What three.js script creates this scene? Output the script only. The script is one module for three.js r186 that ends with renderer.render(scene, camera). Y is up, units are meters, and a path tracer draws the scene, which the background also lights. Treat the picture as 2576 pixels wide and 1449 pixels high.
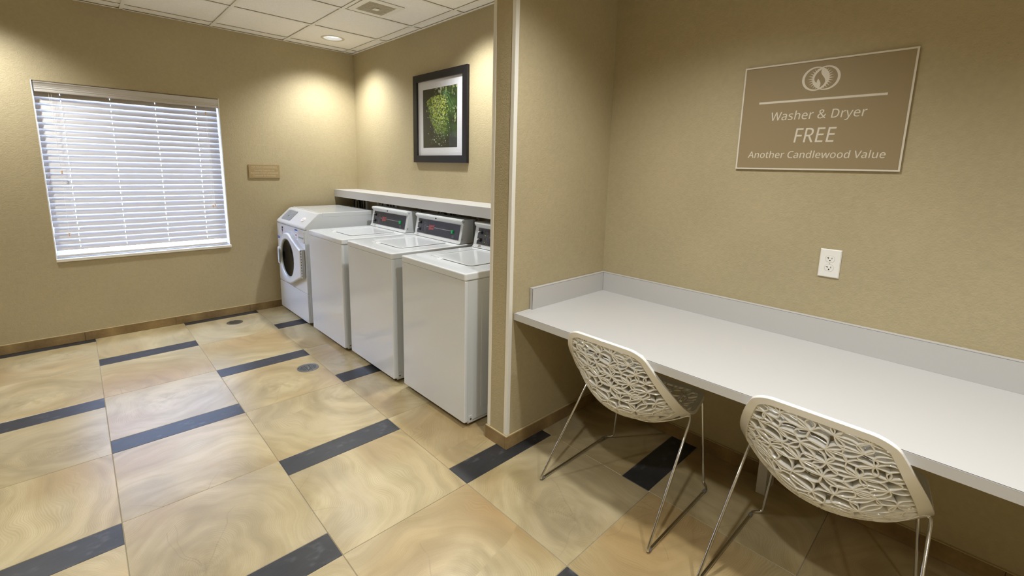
import * as THREE from 'three';
import { RoundedBoxGeometry } from 'three/addons/geometries/RoundedBoxGeometry.js';
import { mergeGeometries, toCreasedNormals } from 'three/addons/utils/BufferGeometryUtils.js';

// ---------- camera, sky, exposure ----------
const scene = new THREE.Scene();
const camera = new THREE.PerspectiveCamera(2 * Math.atan(724.5 / 1146.63) * 180 / Math.PI, 2576 / 1449, 0.05, 60);
camera.setViewOffset(2576, 1449, 0, 105, 2576, 1449);          // shift lens: the optical axis lies above the middle of the frame
camera.position.set(-2.3427, 1.49, 5.0096);
camera.rotation.set(-0.16991, -0.76487, 0.02415, 'YXZ');
scene.add(camera);
const SKY = new THREE.Color().setRGB(0.40, 0.56, 1.0).multiplyScalar(32);
scene.background = SKY;                                          // overcast blue daylight outside the window
const renderer = new THREE.WebGLRenderer({ antialias: true });
renderer.toneMapping = THREE.LinearToneMapping;
renderer.toneMappingExposure = 1.0;
renderer.shadowMap.enabled = true;
const LAMP = 9.4;                                                // candela-like strength of every ceiling downlight
const LAMP_COLOR = new THREE.Color().setRGB(0.965, 0.985, 1.0);
const HC = 2.665, ZB = 6.8, XL = -4.0;                           // ceiling height, rear wall, left wall

// ---------- helpers ----------
let seed = 7;
const rnd = () => { seed = (seed * 1664525 + 1013904223) >>> 0; return seed / 4294967296; };
const rr = (a, b) => a + (b - a) * rnd();
const used = {};
function numbered(n) { const k = used[n] = (used[n] ?? -1) + 1; return k ? n + '_' + String(k).padStart(3, '0') : n; }
function shadows(o) { o.castShadow = o.receiveShadow = true; return o; }
function mesh(name, geo, mat, parent) {
  const m = shadows(new THREE.Mesh(Array.isArray(geo) ? merge(geo) : geo, mat)); m.name = name; parent.add(m); return m;
}
function thing(name, label, category, pos = [0, 0, 0], group) {
  const o = new THREE.Group(); o.name = numbered(name); o.position.set(...pos); o.userData = { label, category };
  if (group) o.userData.group = group;
  scene.add(o); return o;
}
function structure(name) { const o = new THREE.Group(); o.name = name; o.userData = { kind: 'structure' }; scene.add(o); return o; }
function merge(list) {
  return mergeGeometries(list.map((g) => { const n = g.index ? g.toNonIndexed() : g.clone(); for (const k of Object.keys(n.attributes)) if (!['position', 'normal', 'uv'].includes(k)) n.deleteAttribute(k); return n; }));
}
function box(x0, x1, y0, y1, z0, z1, r = 0) {
  const w = x1 - x0, h = y1 - y0, d = z1 - z0;
  const g = r ? new RoundedBoxGeometry(w, h, d, 2, Math.min(r, w / 2.01, h / 2.01, d / 2.01)) : new THREE.BoxGeometry(w, h, d);
  return g.translate((x0 + x1) / 2, (y0 + y1) / 2, (z0 + z1) / 2);
}
function metres(geo, k = 1) {                                    // uv in metres, laid flat on whichever side a face looks to
  const g = geo.index ? geo.toNonIndexed() : geo, p = g.attributes.position, n = g.attributes.normal, uv = new Float32Array(p.count * 2);
  for (let i = 0; i < p.count; i++) {
    const a = Math.abs(n.getX(i)), b = Math.abs(n.getY(i)), c = Math.abs(n.getZ(i)), x = p.getX(i), y = p.getY(i), z = p.getZ(i);
    const q = a >= b && a >= c ? [z, y] : b >= c ? [x, z] : [x, y];
    uv[2 * i] = q[0] * k; uv[2 * i + 1] = q[1] * k;
  }
  g.setAttribute('uv', new THREE.BufferAttribute(uv, 2)); return g;
}
function cyl(r, h, axis = 'y', r2 = r, n = 24) {
  const g = new THREE.CylinderGeometry(r2, r, h, n); if (axis === 'x') g.rotateZ(-Math.PI / 2); if (axis === 'z') g.rotateX(Math.PI / 2); return g;
}
function pathTube(points, fillet, radius, radial = 10, per = 6) { // straight runs with rounded corners
  const P = points.map((p) => new THREE.Vector3(...p)), pts = [P[0]];
  for (let i = 1; i < P.length - 1; i++) {
    const f = Array.isArray(fillet) ? fillet[i - 1] : fillet, a = P[i - 1].clone().sub(P[i]), b = P[i + 1].clone().sub(P[i]);
    const r = Math.min(f, a.length() * 0.49, b.length() * 0.49), A = P[i].clone().addScaledVector(a.normalize(), r), B = P[i].clone().addScaledVector(b.normalize(), r);
    const c = new THREE.QuadraticBezierCurve3(A, P[i], B);
    for (let k = 0; k <= per; k++) pts.push(c.getPoint(k / per));
  }
  pts.push(P[P.length - 1]);
  return polyTube(pts, radius, radial);
}
function polyTube(pts, radius, radial = 10) {                    // tube through every point given, frames carried along
  const n = pts.length, pos = [], nor = [], uv = [], idx = [];
  let N = null;
  for (let i = 0; i < n; i++) {
    const T = pts[Math.min(i + 1, n - 1)].clone().sub(pts[Math.max(i - 1, 0)]).normalize();
    if (!N) N = Math.abs(T.y) < 0.9 ? new THREE.Vector3(0, 1, 0) : new THREE.Vector3(1, 0, 0);
    N = N.clone().addScaledVector(T, -N.dot(T)).normalize();
    const B = T.clone().cross(N);
    for (let k = 0; k <= radial; k++) {
      const a = k / radial * 2 * Math.PI, v = N.clone().multiplyScalar(Math.cos(a)).addScaledVector(B, Math.sin(a));
      pos.push(pts[i].x + v.x * radius, pts[i].y + v.y * radius, pts[i].z + v.z * radius); nor.push(v.x, v.y, v.z); uv.push(k / radial, i / n);
    }
  }
  for (let i = 0; i < n - 1; i++) for (let k = 0; k < radial; k++) { const a = i * (radial + 1) + k, b = a + radial + 1; idx.push(a, a + 1, b, b, a + 1, b + 1); }
  const g = new THREE.BufferGeometry();
  g.setAttribute('position', new THREE.Float32BufferAttribute(pos, 3)); g.setAttribute('normal', new THREE.Float32BufferAttribute(nor, 3)); g.setAttribute('uv', new THREE.Float32BufferAttribute(uv, 2)); g.setIndex(idx);
  return g;
}
function profileZ(points, z0, z1, bevel = 0) {                   // outline in x,y drawn out along z
  const s = new THREE.Shape(points.map((p) => new THREE.Vector2(...p)));
  return new THREE.ExtrudeGeometry(s, { depth: z1 - z0 - 2 * bevel, bevelEnabled: bevel > 0, bevelSize: bevel, bevelThickness: bevel, bevelOffset: -bevel, bevelSegments: 2, curveSegments: 10 }).translate(0, 0, z0 + bevel);
}
function roundRect(w, h, r) {
  const s = new THREE.Shape(), x = -w / 2, y = -h / 2;
  s.moveTo(x + r, y); s.lineTo(x + w - r, y); s.absarc(x + w - r, y + r, r, -Math.PI / 2, 0); s.lineTo(x + w, y + h - r); s.absarc(x + w - r, y + h - r, r, 0, Math.PI / 2);
  s.lineTo(x + r, y + h); s.absarc(x + r, y + h - r, r, Math.PI / 2, Math.PI); s.lineTo(x, y + r); s.absarc(x + r, y + r, r, Math.PI, Math.PI * 1.5); return s;
}

// ---------- noise and textures ----------
const H = new Float32Array(65536); { let q = 12345; for (let i = 0; i < 65536; i++) { q = (Math.imul(q, 1103515245) + 12345) >>> 0; H[i] = (q >>> 8) / 16777216; } }
const hash = (x, y) => H[((Math.imul(x, 374761393) ^ Math.imul(y, 668265263)) >>> 5) & 65535];
function vn(x, y, px = 0, py = 0) {                              // smooth value noise 0..1, with an optional period
  const xi = Math.floor(x), yi = Math.floor(y), fx = x - xi, fy = y - yi, u = fx * fx * (3 - 2 * fx), v = fy * fy * (3 - 2 * fy);
  const m = (a, p) => p ? ((a % p) + p) % p : a;
  const x0 = m(xi, px), x1 = m(xi + 1, px), y0 = m(yi, py), y1 = m(yi + 1, py);
  return (hash(x0, y0) * (1 - u) + hash(x1, y0) * u) * (1 - v) + (hash(x0, y1) * (1 - u) + hash(x1, y1) * u) * v;
}
const fbm = (x, y, o = 3) => { let s = 0, a = 0.5, t = 0; for (let i = 0; i < o; i++) { s += a * vn(x, y); t += a; a *= 0.5; x = x * 2.03 + 17.1; y = y * 2.03 + 5.7; } return s / t; };
function dataTex(n, m, f, srgb, repeat = true) {
  const d = new Uint8Array(n * m * 4);
  for (let j = 0; j < m; j++) for (let i = 0; i < n; i++) { const c = f(i / n, j / m); const o = 4 * (j * n + i); d[o] = Math.max(0, Math.min(255, c[0])); d[o + 1] = Math.max(0, Math.min(255, c[1])); d[o + 2] = Math.max(0, Math.min(255, c[2])); d[o + 3] = 255; }
  const t = new THREE.DataTexture(d, n, m); t.magFilter = THREE.LinearFilter; t.minFilter = THREE.LinearMipmapLinearFilter; t.generateMipmaps = true;
  if (srgb) t.colorSpace = THREE.SRGBColorSpace; if (repeat) t.wrapS = t.wrapT = THREE.RepeatWrapping; t.needsUpdate = true; return t;
}
function canvasTex(w, h, draw) {
  const c = document.createElement('canvas'); c.width = w; c.height = h; draw(c.getContext('2d'), w, h);
  const t = new THREE.CanvasTexture(c); t.colorSpace = THREE.SRGBColorSpace; t.anisotropy = 4; return t;
}
const std = (color, roughness = 0.5, extra = {}) => new THREE.MeshStandardMaterial({ color, roughness, ...extra });

const WALL_RGB = [179, 165, 130];
// painted walls: fine orange-peel texture
const peel = dataTex(1024, 1024, (u, v) => { const a = vn(u * 90, v * 90, 90, 90), b = vn(u * 190, v * 190, 190, 190), c = vn(u * 40, v * 40, 40, 40); const h = 255 * (0.5 * a + 0.3 * b + 0.2 * c); return [h, h, h]; });
const wallTone = dataTex(512, 512, (u, v) => { const k = 1 + 0.035 * (vn(u * 6, v * 6, 6, 6) - 0.5) + 0.03 * (vn(u * 120, v * 120, 120, 120) - 0.5); return [WALL_RGB[0] * k, WALL_RGB[1] * k, WALL_RGB[2] * k]; }, true);
peel.repeat.set(1 / 0.45, 1 / 0.45); wallTone.repeat.set(1 / 1.6, 1 / 1.6);
const wallMat = new THREE.MeshStandardMaterial({ map: wallTone, roughness: 0.62, bumpMap: peel, bumpScale: 0.0011 });

// floor tiles printed with sawn end grain: growth rings, cracks and patches of tone
const mix = (a, b, t) => [a[0] + (b[0] - a[0]) * t, a[1] + (b[1] - a[1]) * t, a[2] + (b[2] - a[2]) * t];
function endGrain(k) {
  const cx = [0.7, 0.25, 0.85, 0.4, 0.1, 0.6, 1.15, 0.5][k], cy = [0.35, 0.3, 0.8, 0.65, 0.9, -0.2, 0.3, 0.45][k], o = 31.7 * k;
  const cracks = [0, 1, 2, 3].map((i) => hash(k * 9 + i, 77) * 6.28);
  return dataTex(704, 704, (u, v) => {
    const wx = fbm(u * 2.2 + o, v * 2.2, 3) - 0.5, wy = fbm(u * 2.2 + 40 + o, v * 2.2 + 9, 3) - 0.5;
    const x = u - cx + wx * 0.28, y = (v - cy + wy * 0.28) * 1.18, r = Math.hypot(x, y), th = Math.atan2(y, x);
    const tone = 0.5 * fbm(u * 3.1 + o + 7, v * 3.1 + 3, 4) + 0.5 * (0.6 * vn(th * 1.6 + o, r * 9) + 0.4 * vn(th * 4 + o, r * 26)), big = fbm(u * 1.3 + o, v * 1.3 + 20, 2);
    let c = mix([184, 168, 130], [148, 131, 92], Math.min(1, Math.max(0, (tone - 0.28) * 1.7)));
    c = mix(c, [152, 122, 78], Math.max(0, big - 0.5) * 1.7);
    c = mix(c, [146, 134, 110], Math.max(0, 0.46 - big) * 1.6);
    const w = vn(th * 5 + o, r * 9) * 0.7 + vn(u * 14 + o, v * 14) * 0.6;
    const ring = Math.sin(6.283 * (r * 78 + w * 1.3)), band = vn(r * 13 + o, th * 0.6 + 3), fine = vn(r * 190 + o, th * 3);
    const amp = 0.25 + 0.75 * Math.max(0, fbm(u * 4 + o + 3, v * 4 + 11, 2) * 2 - 0.6);
    let s = 1 + 0.032 * ring * amp + 0.075 * (band - 0.5) + 0.035 * (fine - 0.5) + 0.03 * (vn(u * 300, v * 300) - 0.5);
    for (const a of cracks) { let d = Math.abs(((th - a + 9.42 + 0.1 * wx) % 6.283) - 3.1416); if (r > 0.05 && r < 0.5) s -= 0.09 * Math.max(0, 1 - d * r * 210) * (0.4 + band); }
    if (r < 0.035) s -= 0.07 * (1 - r / 0.035);
    return [c[0] * s, c[1] * s, c[2] * s];
  }, true, false);
}
const tileMats = [0, 1, 2, 3, 4, 5, 6, 7].map((k) => new THREE.MeshStandardMaterial({ map: endGrain(k), roughness: 0.3 }));
const stripMats = [0, 1].map((k) => new THREE.MeshStandardMaterial({ roughness: 0.42, map: dataTex(512, 128, (u, v) => {
  const a = fbm(u * 7 + k * 50, v * 2, 3), b = vn(u * 18 + v * 30 + k * 9, v * 90), d = Math.max(0, fbm(u * 12 + k * 20, v * 4 + 5, 3) - 0.62) * 3;
  const s = 46 + 18 * (a - 0.5) + 9 * (b - 0.5) + 40 * d; return [s * 0.99, s, s * 1.03];
}, true, false) }));
const baseTex = dataTex(512, 128, (u, v) => {
  const a = fbm(u * 5, v * 2, 3), b = vn(u * 3 + 4, v * 26), c = vn(u * 60 + v * 22, v * 60); const q = mix([156, 131, 88], [118, 96, 62], Math.min(1, Math.max(0, a * 1.5 - 0.3))), s = 1 + 0.08 * (b - 0.5) + 0.08 * (c - 0.5);
  return [q[0] * s, q[1] * s, q[2] * s];
}, true);
const baseMat = new THREE.MeshStandardMaterial({ map: baseTex, roughness: 0.45 });
const groutMat = std(0x8d8675, 0.9);
const ceilTex = dataTex(512, 512, (u, v) => { const a = vn(u * 160, v * 160, 160, 160), b = vn(u * 60, v * 60, 60, 60); const s = 251 - (a > 0.84 ? 22 * (a - 0.84) / 0.16 : 0) - 6 * b; return [s, s * 0.985, s * 0.955]; }, true);
const ceilBump = dataTex(512, 512, (u, v) => { const a = vn(u * 160, v * 160, 160, 160), b = vn(u * 80, v * 80, 80, 80); const s = 255 * (0.6 * a + 0.4 * b); return [s, s, s]; });
const ceilMat = new THREE.MeshStandardMaterial({ map: ceilTex, bumpMap: ceilBump, bumpScale: 0.0012, roughness: 0.95 });
const teeMat = std(0xf0ede3, 0.5);
const whiteTrim = std(0xe6e2d6, 0.35);
const vinyl = std(0xf0eee8, 0.4);
const enamel = new THREE.MeshPhysicalMaterial({ color: 0xdadddf, roughness: 0.18, clearcoat: 0.6, clearcoatRoughness: 0.06 });
const enamelSoft = std(0xcdd0d1, 0.32);
const laminate = std(0xc3c1be, 0.36);
const darkPlastic = std(0x101012, 0.35);
const chrome = std(0xd8d8d8, 0.07, { metalness: 1 });
const steel = std(0x8f918e, 0.35, { metalness: 1 });
const seam = std(0x2b2826, 0.6);
const plastic = new THREE.MeshPhysicalMaterial({ color: 0xf1efe8, roughness: 0.2, clearcoat: 0.5, clearcoatRoughness: 0.08 });

// ---------- the room shell ----------
const WX0 = -2.502, WX1 = -1.305, WY0 = 0.684, WY1 = 2.051;      // window opening
{
  const back = structure('wall_back');
  const s = new THREE.Shape([[XL - 0.15, 0], [0.15, 0], [0.15, HC + 0.15], [XL - 0.15, HC + 0.15]].map((p) => new THREE.Vector2(...p)));
  s.holes.push(new THREE.Path([[WX0, WY0], [WX0, WY1], [WX1, WY1], [WX1, WY0]].map((p) => new THREE.Vector2(...p))));
  mesh('plaster', metres(new THREE.ExtrudeGeometry(s, { depth: 0.15, bevelEnabled: false }).translate(0, 0, -0.15)), wallMat, back);
  mesh('plaster', metres(box(0, 0.15, 0, HC + 0.15, 0, ZB)), wallMat, structure('wall_right'));
  mesh('plaster', metres(box(XL - 0.15, XL, 0, HC + 0.15, 0, ZB)), wallMat, structure('wall_left'));
  mesh('plaster', metres(box(XL - 0.15, 0.15, 0, HC + 0.15, ZB, ZB + 0.15)), wallMat, structure('wall_front'));
  mesh('plaster', metres(box(-0.80, -0.0005, 0, HC - 0.001, 3.242, 3.393)), wallMat, structure('wall_partition'));
}
// corner guards on the end of the partition
{
  const y0 = 0.078, y1 = HC - 0.001;
  const guard = (name, z, dir) => {
    const t = structure(name), a = 0.8025;
    mesh('flange', box(-a, -0.8, y0, y1, Math.min(z, z - dir * 0.021), Math.max(z, z - dir * 0.021), 0.001), whiteTrim, t);
    mesh('flange', box(-a, -0.779, y0, y1, Math.min(z, z + dir * 0.0025), Math.max(z, z + dir * 0.0025), 0.001), whiteTrim, t);
  };
  guard('trim_1', 3.393, 1); guard('trim_2', 3.242, -1);
}
// floor: large tiles with narrow dark strips, every second column half a step on
{
  const floor = structure('floor');
  mesh('slab', box(XL - 0.15, 0.15, -0.14, -0.012, -0.15, ZB + 0.15), groutMat, floor);
  mesh('grout', box(XL, 0, -0.012, -0.0022, 0, ZB), groutMat, floor);
  const T = 0.6176, S = 0.1462, P = 2 * T + S, A = 0.6062, Z0 = 0.5608, gap = 0.0011;
  const cache = {};
  const slabGeo = (w, d, u0, u1, v0, v1, turn) => {
    const key = [w, d, u0, u1, v0, v1, turn].map((q) => q.toFixed(3)).join();
    if (cache[key]) return cache[key];
    const c = 0.0012, h = 0.009, g = new THREE.BufferGeometry(), x = w / 2, z = d / 2, top = [[-x + c, -z + c], [x - c, -z + c], [x - c, z - c], [-x + c, z - c]], bot = [[-x, -z], [x, -z], [x, z], [-x, z]];
    const pos = [], uv = [], UV = (px, pz) => { let a = (px + x) / w, b = (pz + z) / d; a = u0 + (u1 - u0) * a; b = v0 + (v1 - v0) * b; for (let i = 0; i < turn; i++) [a, b] = [1 - b, a]; return [a, b]; };
    const tri = (...v) => { for (const p of v) { pos.push(...p); uv.push(...UV(p[0], p[2])); } };
    const t3 = top.map((p) => [p[0], 0, p[1]]), e3 = bot.map((p) => [p[0], -c, p[1]]), b3 = bot.map((p) => [p[0], -h, p[1]]);
    tri(t3[0], t3[2], t3[1]); tri(t3[0], t3[3], t3[2]);
    for (let i = 0; i < 4; i++) { const j = (i + 1) % 4; tri(e3[i], t3[j], e3[j]); tri(e3[i], t3[i], t3[j]); tri(b3[i], e3[j], b3[j]); tri(b3[i], e3[i], e3[j]); }
    g.setAttribute('position', new THREE.Float32BufferAttribute(pos, 3)); g.setAttribute('uv', new THREE.Float32BufferAttribute(uv, 2)); g.computeVertexNormals();
    return cache[key] = g;
  };
  let n = 0;
  const lay = (x0, x1, za, zb, strip) => {
    const z0 = Math.max(za, 0), z1 = Math.min(zb, ZB), xa = Math.max(x0, XL), xb = Math.min(x1, -0.0005);
    if (z1 - z0 < 0.01 || xb - xa < 0.02) return;
    n++;
    const w = xb - xa - 2 * gap, d = z1 - z0 - 2 * gap, full = zb - za;
    const g = slabGeo(w, d, (xa - x0) / A, (xb - x0) / A, (z0 - za) / full, (z1 - za) / full, strip ? 0 : [0, 2, 0, 2, 1, 0, 3, 2][(n * 5) % 8]);
    const m = mesh(strip ? 'dark_strip' : 'floor_tile', g, strip ? stripMats[n % 2] : tileMats[(n * 3 + (n >> 2)) % 8], floor);
    m.position.set((xa + xb) / 2, 0, (z0 + z1) / 2);
  };
  for (let i = -1; i <= 5; i++) {                                  // column 4 ends at the washers, column 5 is cut by the wall
    const x0 = -1.1257 + (i - 4) * A, x1 = x0 + A, start = i === 5 ? 3.935 : i % 2 === 0 ? Z0 : Z0 + S + T;
    for (let k = -4; k < 6; k++) { const z = start + k * P; lay(x0, x1, z, z + S, true); lay(x0, x1, z + S, z + S + T); lay(x0, x1, z + S + T, z + P); }
  }
}
// tile skirting with a pale bead of sealant along its top
{
  const bead = std(0xb8a67c, 0.6), h = 0.073, t = 0.011;
  const run = (name, along, a, b, at, side) => {            // along 'x' or 'z', at = wall face, side = direction into the room
    const g = structure(name); let p = a;
    while (p < b - 0.01) {
      const q = Math.min(p + 0.61, b), f = [at + side * 0.0004, at + side * t].sort((m, n) => m - n);
      mesh('skirting_tile', metres(along === 'x' ? box(p + 0.0008, q - 0.0008, 0.001, h, f[0], f[1], 0.0015) : box(f[0], f[1], 0.001, h, p + 0.0008, q - 0.0008, 0.0015), 1.7), baseMat, g); p = q;
    }
    const f = [at + side * 0.0004, at + side * t * 0.85].sort((m, n) => m - n);
    mesh('sealant_bead', along === 'x' ? box(a, b, h - 0.0005, h + 0.004, f[0], f[1], 0.002) : box(f[0], f[1], h - 0.0005, h + 0.004, a, b, 0.002), bead, g);
  };
  run('baseboard_back', 'x', -3.62, -0.001, 0, 1);
  run('baseboard_right', 'z', 3.405, ZB, 0, -1);
  run('baseboard_partition', 'x', -0.8108, -0.012, 3.393, 1);
  run('baseboard_end', 'z', 3.2315, 3.3935, -0.80, -1);
}
// suspended ceiling: mineral tiles lying in a grid of tees
const GX = (k) => -0.105 - 0.6096 * k, GZ = (k) => 0.145 + 0.6096 * k;
const LAMPS = [[0, 0], [0, 3], [4, 0], [4, 3], [1, 6], [3, 7], [1, 9], [4, 10]];   // tile column and row of every downlight
{
  const ceiling = structure('ceiling');
  mesh('roof_slab', box(XL - 0.15, 0.15, HC + 0.15, HC + 0.25, -0.15, ZB + 0.15), std(0x888888, 0.9), ceiling);
  const tileShape = {};
  const tile = (x0, x1, z0, z1, hole) => {
    const w = x1 - x0 - 0.004, d = z1 - z0 - 0.004, key = w.toFixed(3) + d.toFixed(3) + !!hole;
    if (!tileShape[key]) {
      const s = new THREE.Shape([[-w / 2, -d / 2], [w / 2, -d / 2], [w / 2, d / 2], [-w / 2, d / 2]].map((p) => new THREE.Vector2(...p)));
      if (hole) { const c = new THREE.Path(); c.absarc(0, 0, 0.092, 0, Math.PI * 2, true); s.holes.push(c); }
      tileShape[key] = metres(new THREE.ExtrudeGeometry(s, { depth: 0.014, bevelEnabled: false, curveSegments: 24 }).rotateX(Math.PI / 2).translate(0, 0.0215, 0), 2);
    }
    const m = mesh('ceiling_tile', tileShape[key], ceilMat, ceiling); m.position.set((x0 + x1) / 2, HC, (z0 + z1) / 2);
  };
  const xs = [0], zs = [0];
  for (let k = 0; GX(k) > XL; k++) xs.push(GX(k)); xs.push(XL);
  for (let k = 0; GZ(k) < ZB; k++) zs.push(GZ(k)); zs.push(ZB);
  for (let i = 0; i < xs.length - 1; i++) for (let j = 0; j < zs.length - 1; j++) {
    tile(xs[i + 1], xs[i], zs[j], zs[j + 1], LAMPS.some(([a, b]) => a + 1 === i && b + 1 === j));
  }
  for (const x of xs.slice(1, -1)) mesh('main_tee', box(x - 0.012, x + 0.012, HC - 0.0005, HC + 0.003, 0, ZB, 0.0006), teeMat, ceiling);
  for (const z of zs.slice(1, -1)) for (let i = 0; i < xs.length - 1; i++) mesh('cross_tee', box(xs[i + 1] + 0.0125, xs[i] - 0.0125, HC, HC + 0.003, z - 0.012, z + 0.012, 0.0006), teeMat, ceiling);
  mesh('wall_angle', box(XL, 0, HC - 0.0005, HC + 0.0015, 0, 0.02), teeMat, ceiling);
  mesh('wall_angle', box(-0.02, 0, HC - 0.0005, HC + 0.0015, 0.02, 3.2), teeMat, ceiling);
}
// recessed downlights
const lensMat = new THREE.MeshStandardMaterial({ color: 0xf4f4f4, roughness: 0.4, emissive: new THREE.Color().setRGB(0.95, 0.97, 1.0), emissiveIntensity: 1.1 });
const trimGeo = new THREE.LatheGeometry([[0.083, 0.012], [0.0845, -0.001], [0.088, -0.004], [0.1, -0.0035], [0.107, -0.0012], [0.107, 0.0005]].map((p) => new THREE.Vector2(...p)), 48);
const canGeo = new THREE.LatheGeometry([[0.0835, 0.0], [0.081, 0.02], [0.0795, 0.034]].map((p) => new THREE.Vector2(...p)), 48);
const lensGeo = new THREE.LatheGeometry([[0, 0.024], [0.05, 0.0245], [0.0792, 0.026], [0.0792, 0.03], [0, 0.03]].map((p) => new THREE.Vector2(...p)), 48);
const trimMat = std(0xd9d2bd, 0.45), canMat = std(0xeeeeea, 0.25);
const LAMP_LABELS = ['lit round recessed downlight in the ceiling corner above the front-loading washer', 'round downlight over the near top-loading washers, hidden by the partition', 'round downlight by the window wall, left of the frame', 'round downlight over the middle of the floor, left of the frame',
  'round downlight above the chairs at the white desk', 'round downlight above the viewer behind the chairs', 'round downlight over the far end of the white desk', 'round downlight in the rear of the room behind the viewer'];
LAMPS.forEach(([a, b], i) => {
  const x = (GX(a) + GX(a + 1)) / 2, z = (GZ(b) + GZ(b + 1)) / 2, t = thing('recessed_downlight', LAMP_LABELS[i], 'downlight', [x, HC + 0.0072, z]);
  mesh('trim_ring', trimGeo, trimMat, t); mesh('reflector', canGeo, canMat, t); mesh('lens', lensGeo, lensMat, t);
  const l = new THREE.SpotLight(LAMP_COLOR, LAMP, 0, 64 * Math.PI / 180, 0.85, 2); l.name = 'downlight_beam'; l.position.set(0, -0.008, 0); l.target.position.set(0, -1, 0);
  l.castShadow = true; l.shadow.radius = 2.6; t.add(l); t.add(l.target); l.target.name = 'beam_target';
});
// ceiling exhaust grille
{
  const t = thing('exhaust_vent', 'square white exhaust fan grille with small square centre in the ceiling', 'vent', [-0.535, HC + 0.006, 1.56]);
  const s = roundRect(0.305, 0.34, 0.012); const hole = new THREE.Path(roundRect(0.222, 0.238, 0.004).getPoints(6)); s.holes.push(hole);
  mesh('frame', new THREE.ExtrudeGeometry(s, { depth: 0.002, bevelEnabled: true, bevelSize: 0.002, bevelThickness: 0.0012, bevelSegments: 2 }).rotateX(Math.PI / 2).translate(0, -0.0022, 0), teeMat, t);
  const lm = std(0xddd6c4, 0.5);
  for (let i = 0; i < 20; i++) mesh('louvre', new THREE.BoxGeometry(0.0045, 0.004, 0.238).rotateZ(0.5).translate(-0.105 + i * 0.01105, -0.005, 0), lm, t);
  for (let i = 0; i < 5; i++) mesh('cross_bar', box(-0.111, 0.111, -0.0075, -0.005, -0.082 + i * 0.041 - 0.001, -0.082 + i * 0.041 + 0.001), lm, t);
  mesh('backing', box(-0.112, 0.112, -0.0025, -0.0012, -0.12, 0.12), std(0xd6cfbd, 0.8), t);
  mesh('centre_cap', box(-0.022, 0.022, -0.0135, -0.008, -0.022, 0.022, 0.002), teeMat, t);
}

// ---------- window and blind ----------
{
  const w = structure('window_1'), white = std(0xe9e8e4, 0.45), y0 = WY0, t = 0.006;
  mesh('jamb_liner', box(WX0, WX0 + t, y0 + 0.012, WY1, -0.149, -0.0005), white, w);
  mesh('jamb_liner', box(WX1 - t, WX1, y0 + 0.012, WY1, -0.149, -0.0005), white, w);
  mesh('head_liner', box(WX0 + t, WX1 - t, WY1 - 0.004, WY1, -0.149, -0.001), wallMat, w);
  mesh('window_sill', box(WX0, WX1 + 0.008, y0 - 0.013, y0 + 0.012, -0.149, 0.012, 0.004), whiteTrim, w);
  const fx0 = WX0 + t, fx1 = WX1 - t, fy0 = y0 + 0.012, fy1 = WY1 - 0.004, f = 0.045;
  mesh('frame_rail', box(fx0, fx1, fy0, fy0 + f, -0.14, -0.09, 0.003), white, w); mesh('frame_rail', box(fx0, fx1, fy1 - f, fy1, -0.14, -0.09, 0.003), white, w);
  mesh('frame_stile', box(fx0, fx0 + f, fy0 + f, fy1 - f, -0.14, -0.09, 0.003), white, w); mesh('frame_stile', box(fx1 - f, fx1, fy0 + f, fy1 - f, -0.14, -0.09, 0.003), white, w);
  mesh('glass_pane', new THREE.PlaneGeometry(fx1 - fx0 - 2 * f + 0.01, fy1 - fy0 - 2 * f + 0.01).translate((fx0 + fx1) / 2, (fy0 + fy1) / 2, -0.115), new THREE.MeshPhysicalMaterial({ color: 0xffffff, roughness: 0, transmission: 1, thickness: 0, ior: 1.5 }), w);
}
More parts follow.
